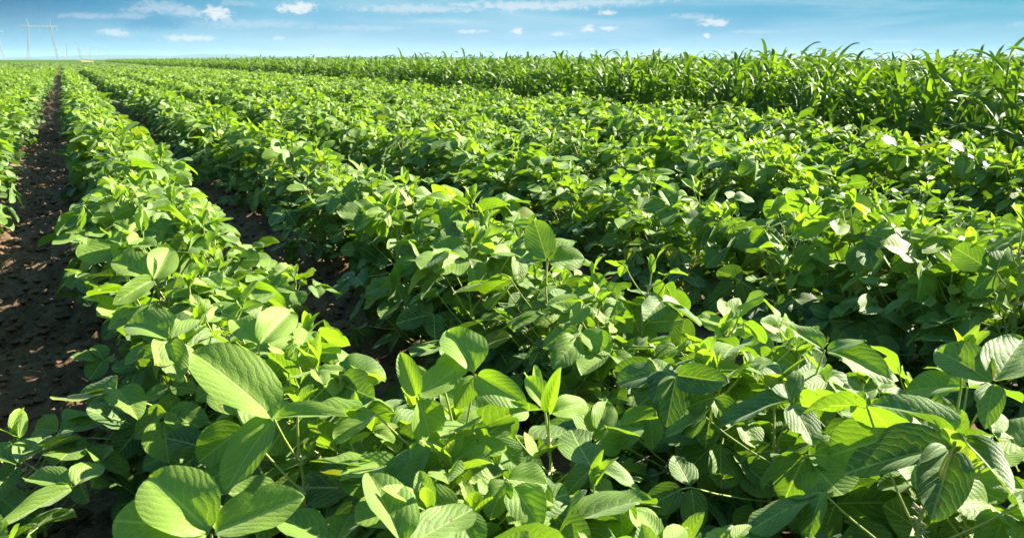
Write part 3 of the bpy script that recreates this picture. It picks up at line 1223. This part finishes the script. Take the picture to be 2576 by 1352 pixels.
for cnt, i in enumerate(mind):
    x, y, row, rz, s, k = MP[i]
    lvl = 'near' if cnt < 110 else 'mid'
    tas = (i % 9 == 0)
    key = (k, lvl)
    if key not in mprotos:
        mz = maize[k]
        if lvl == 'near':
            mprotos[key] = [('stalk', stalk_mesh(mz))] + [('leaf', maize_leaf_mesh(mz, j, k)) for j in range(10)]
        else:
            mb = MB()
            emit_leaflets(mb, *arr(mz['leaves']), MT_HI)
            mprotos[key] = [('stalk', stalk_mesh(mz)), ('foliage', mb.mesh('foliage', [M_MAIZE]))]
    e = empty('maize_plant', (x, y, -0.02))
    e.rotation_euler = (0, 0, rz)
    e.scale = (s, s, s)
    for nm_, me in mprotos[key]:
        link(nm_, me, e)
    if tas:
        if ('t', k) not in mprotos:
            mprotos[('t', k)] = tassel_mesh(maize[k], k)
        link('tassel', mprotos[('t', k)], e)
    tag(e, mlabels[i] + (', topped by a tassel' if tas and len(mlabels[i].split()) < 13 else ''), 'maize plant', 'maize plants along the edge of the soybean field')

mm = MB()
acc = {'hi': [], 'lo': []}
for i, (x, y, row, rz, s, k) in enumerate(MP):
    if i in mset:
        continue
    P, Rm_, L, Wd, T = arr(maize[k]['leaves'])
    c, sn = math.cos(rz), math.sin(rz)
    Rz = np.array([[c, -sn, 0], [sn, c, 0], [0, 0, 1]])
    lo = math.hypot(x, y) > 16 or row > 4
    acc['lo' if lo else 'hi'].append(((P @ Rz.T) * s + [x, y, -.02], Rz @ Rm_, L * s, Wd * s * (1.15 if y > 60 else 1), T))
    if row < 3 and y < 60:
        tube(mm, [[x, y, -.02], [x, y, maize[k]['H'] * s]], [.012, .006], 3, 1)
for key, tm in (('hi', MT_HI), ('lo', MT_LO)):
    emit_leaflets(mm, *[np.concatenate([a[j] for a in acc[key]]) for j in range(5)], tm)
o = link('maize_crop', mm.mesh('maize_crop', [M_MAIZE, M_STALK]))
tag(o, 'dense stand of shoulder high green maize behind its front rows', 'maize crop', kind='stuff')


# ------------------------------------------------------------------ far land
def slab(name, x0, x1, y0, y1, z, amp, nx, ny, mat, edgefun=None, seed=9):
    xs = np.linspace(x0, x1, nx)
    ys = np.geomspace(y0, y1, ny) if y0 > 1 else np.linspace(y0, y1, ny)
    gx, gy = np.meshgrid(xs, ys)
    if edgefun is not None:
        t = (gx - x0) / (x1 - x0)
        e = edgefun(gy)
        gx = e + t * (x1 - e)
    zz = z + amp * (vnoise(gx * .9, gy * .9, seed) - .5) * 2
    zz[0, :] = -.3
    zz[-1, :] = -.3
    zz[:, 0] = -.3
    zz[:, -1] = -.3
    mb = MB()
    i, j = np.meshgrid(np.arange(nx - 1), np.arange(ny - 1))
    a = (j * nx + i).ravel()
    mb.add(np.stack([gx, gy, zz], -1).reshape(-1, 3), np.stack([a, a + 1, a + nx + 1, a + nx], 1))
    return link(name, mb.mesh(name, [mat]))


o = slab('distant_crop', -1400, 1400, 226.5, 3200, .52, .05, 120, 60, M_FAR)
tag(o, 'flat green crops on the far fields below the horizon', 'crop', kind='stuff')
o = slab('ripe_field', 3.9, 6.9, 232, 330, .60, .02, 20, 40, M_STRAW)
tag(o, 'narrow strip of straw coloured ripe field at the horizon', 'field', kind='structure')
o = slab('maize_canopy', 14, 420, 2, 226, .72, .10, 160, 160, M_FAR, lambda y: corn_edge(y) + 6.8)
tag(o, 'level top of the deep maize field', 'maize crop', kind='stuff')


def hills():
    mb = MB()
    n = 240
    az_ = np.radians(np.linspace(-60, 75, n))
    D = 6500.0
    rows = []
    for k, (dd, hf) in enumerate(((0, 0), (500, 1.0), (1200, .8), (2200, 0))):
        u = np.degrees(az_)
        h = 20 + 26 * vnoise(u * .35 + 50, u * 0, 5) + 10 * vnoise(u * 1.7 + 9, u * 0, 6)
        h = h * np.interp(u, [-60, -8, -3, 3, 12, 20, 75], [.9, .2, .25, .9, 1.0, .45, .6])
        r_ = D + dd
        rows.append(np.stack([np.sin(az_) * r_, np.cos(az_) * r_, h * hf - (3 if hf == 0 else 0)], 1))
    V = np.concatenate(rows)
    i, j = np.meshgrid(np.arange(n - 1), np.arange(3))
    a = (j * n + i).ravel()
    mb.add(V, np.stack([a, a + 1, a + n + 1, a + n], 1))
    o = link('hills', mb.mesh('hills', [M_HILL]))
    tag(o, 'low blue hills along the horizon', kind='structure')


hills()


# ------------------------------------------------------------------ pylons
def bar(mb, a, b, t=.25):
    tube(mb, [np.array(a, float), np.array(b, float)], [t / 2, t / 2], 4)


def lattice(mb, a, b, w0, w1, n, t=.22):
    """square lattice mast from a to b"""
    a = np.array(a, float)
    b = np.array(b, float)
    d = nrm(b - a)
    s = nrm(np.cross(d, [0.05, 1, 0.02]))
    q = np.cross(d, s)
    cs = []
    for i in range(n + 1):
        f = i / n
        c = a + (b - a) * f
        w_ = w0 + (w1 - w0) * f
        cs.append([c + s * w_ * sx + q * w_ * sy for sx, sy in ((-.5, -.5), (.5, -.5), (.5, .5), (-.5, .5))])
    for i in range(n):
        for k in range(4):
            bar(mb, cs[i][k], cs[i + 1][k], t)
            bar(mb, cs[i][k], cs[i + 1][(k + 1) % 4], t * .7)
        for k in range(4):
            bar(mb, cs[i + 1][k], cs[i + 1][(k + 1) % 4], t * .7)


def portal_pylon(H, label):
    e = empty('power_pylon')
    Wd = H * .48
    for s in (-1, 1):
        mb = MB()
        lattice(mb, (s * Wd * .72, 0, 0), (s * Wd * .5, 0, H * .84), H * .05, H * .024, 12, H * .008)
        # splayed foot struts
        for q in (-1, 1):
            bar(mb, (s * Wd * .72 + q * H * .07, q * H * .05, 0), (s * Wd * .62, 0, H * .40), H * .008)
        link('mast', mb.mesh('mast', [M_STEEL]), e)
        mb = MB()
        lattice(mb, (s * Wd * .5, 0, H * .84), (s * Wd * .56, 0, H), H * .024, H * .005, 4, H * .009)
        link('wire_peak', mb.mesh('wire_peak', [M_STEEL]), e)
    mb = MB()
    lattice(mb, (-Wd * .86, 0, H * .84), (Wd * .86, 0, H * .84), H * .026, H * .026, 18, H * .007)
    link('crossarm', mb.mesh('crossarm', [M_STEEL]), e)
    for x in (-Wd * .82, 0, Wd * .82):
        mb = MB()
        k = 9
        for i in range(k):
            z = H * .825 - i * H * .012
            tube(mb, [(x, 0, z), (x, 0, z - H * .004), (x, 0, z - H * .010)], [.04 * H / 26, .16 * H / 26, .04 * H / 26], 6)
        link('insulator', mb.mesh('insulator', [M_STEEL]), e)
    tag(e, label, 'pylon', 'power pylons on the horizon')
    return e


PY = [  # u of the centre, height in px (2576 view), real height, label
    (-22, 72, 27, 'pale lattice pylon cut off by the left picture edge'),
    (109, 86, 27, 'tallest pale pylon, two masts under one wide crossarm'),
    (152, 24, 27, 'small faint pylon just right of the tallest one, low on the horizon'),
    (186, 42, 27, 'mid sized distant pylon right of the small faint one'),
    (214, 28, 27, 'faint distant pylon above the straw coloured strip'),
    (240, 32, 27, 'distant pylon second from the right end of the line'),
    (266, 26, 27, 'distant pylon at the right end of the line, above the maize tip'),
]
for (u, hpx, Hm, lab) in PY:
    d = pix_dir(u, 150)
    a = math.atan2(d.x, d.y)
    dist = Hm / hpx * 2147 / (math.cos(a + YAW) if False else 1.0)
    e = portal_pylon(Hm, lab)
    e.location = (math.sin(a) * dist, math.cos(a) * dist, 0)
    e.rotation_euler = (0, 0, -a + R(12))


# ------------------------------------------------------------------ haze
def haze():
    mb = MB()
    x0, x1, y0, y1, z0, z1 = -6500, 9800, -3500, 9500, -5.0, 60.0
    V = [(x, y, z) for z in (z0, z1) for y in (y0, y1) for x in (x0, x1)]
    F = [(0, 2, 3, 1), (4, 5, 7, 6), (0, 1, 5, 4), (2, 6, 7, 3), (0, 4, 6, 2), (1, 3, 7, 5)]
    mb.add(V, F)
    m, t = new_mat('haze')
    pv = t.n('ShaderNodeVolumePrincipled')
    pv.inputs['Color'].default_value = C4(0.55, 0.84, 1.0)
    pv.inputs['Density'].default_value = 0.00012
    pv.inputs['Anisotropy'].default_value = 0.0
    out = t.n('ShaderNodeOutputMaterial')
    t.l(pv.outputs[0], out.inputs['Volume'])
    o = link('haze', mb.mesh('haze', [m], smooth=False))
    tag(o, 'faint pale blue haze over the far plain', kind='stuff')


haze()
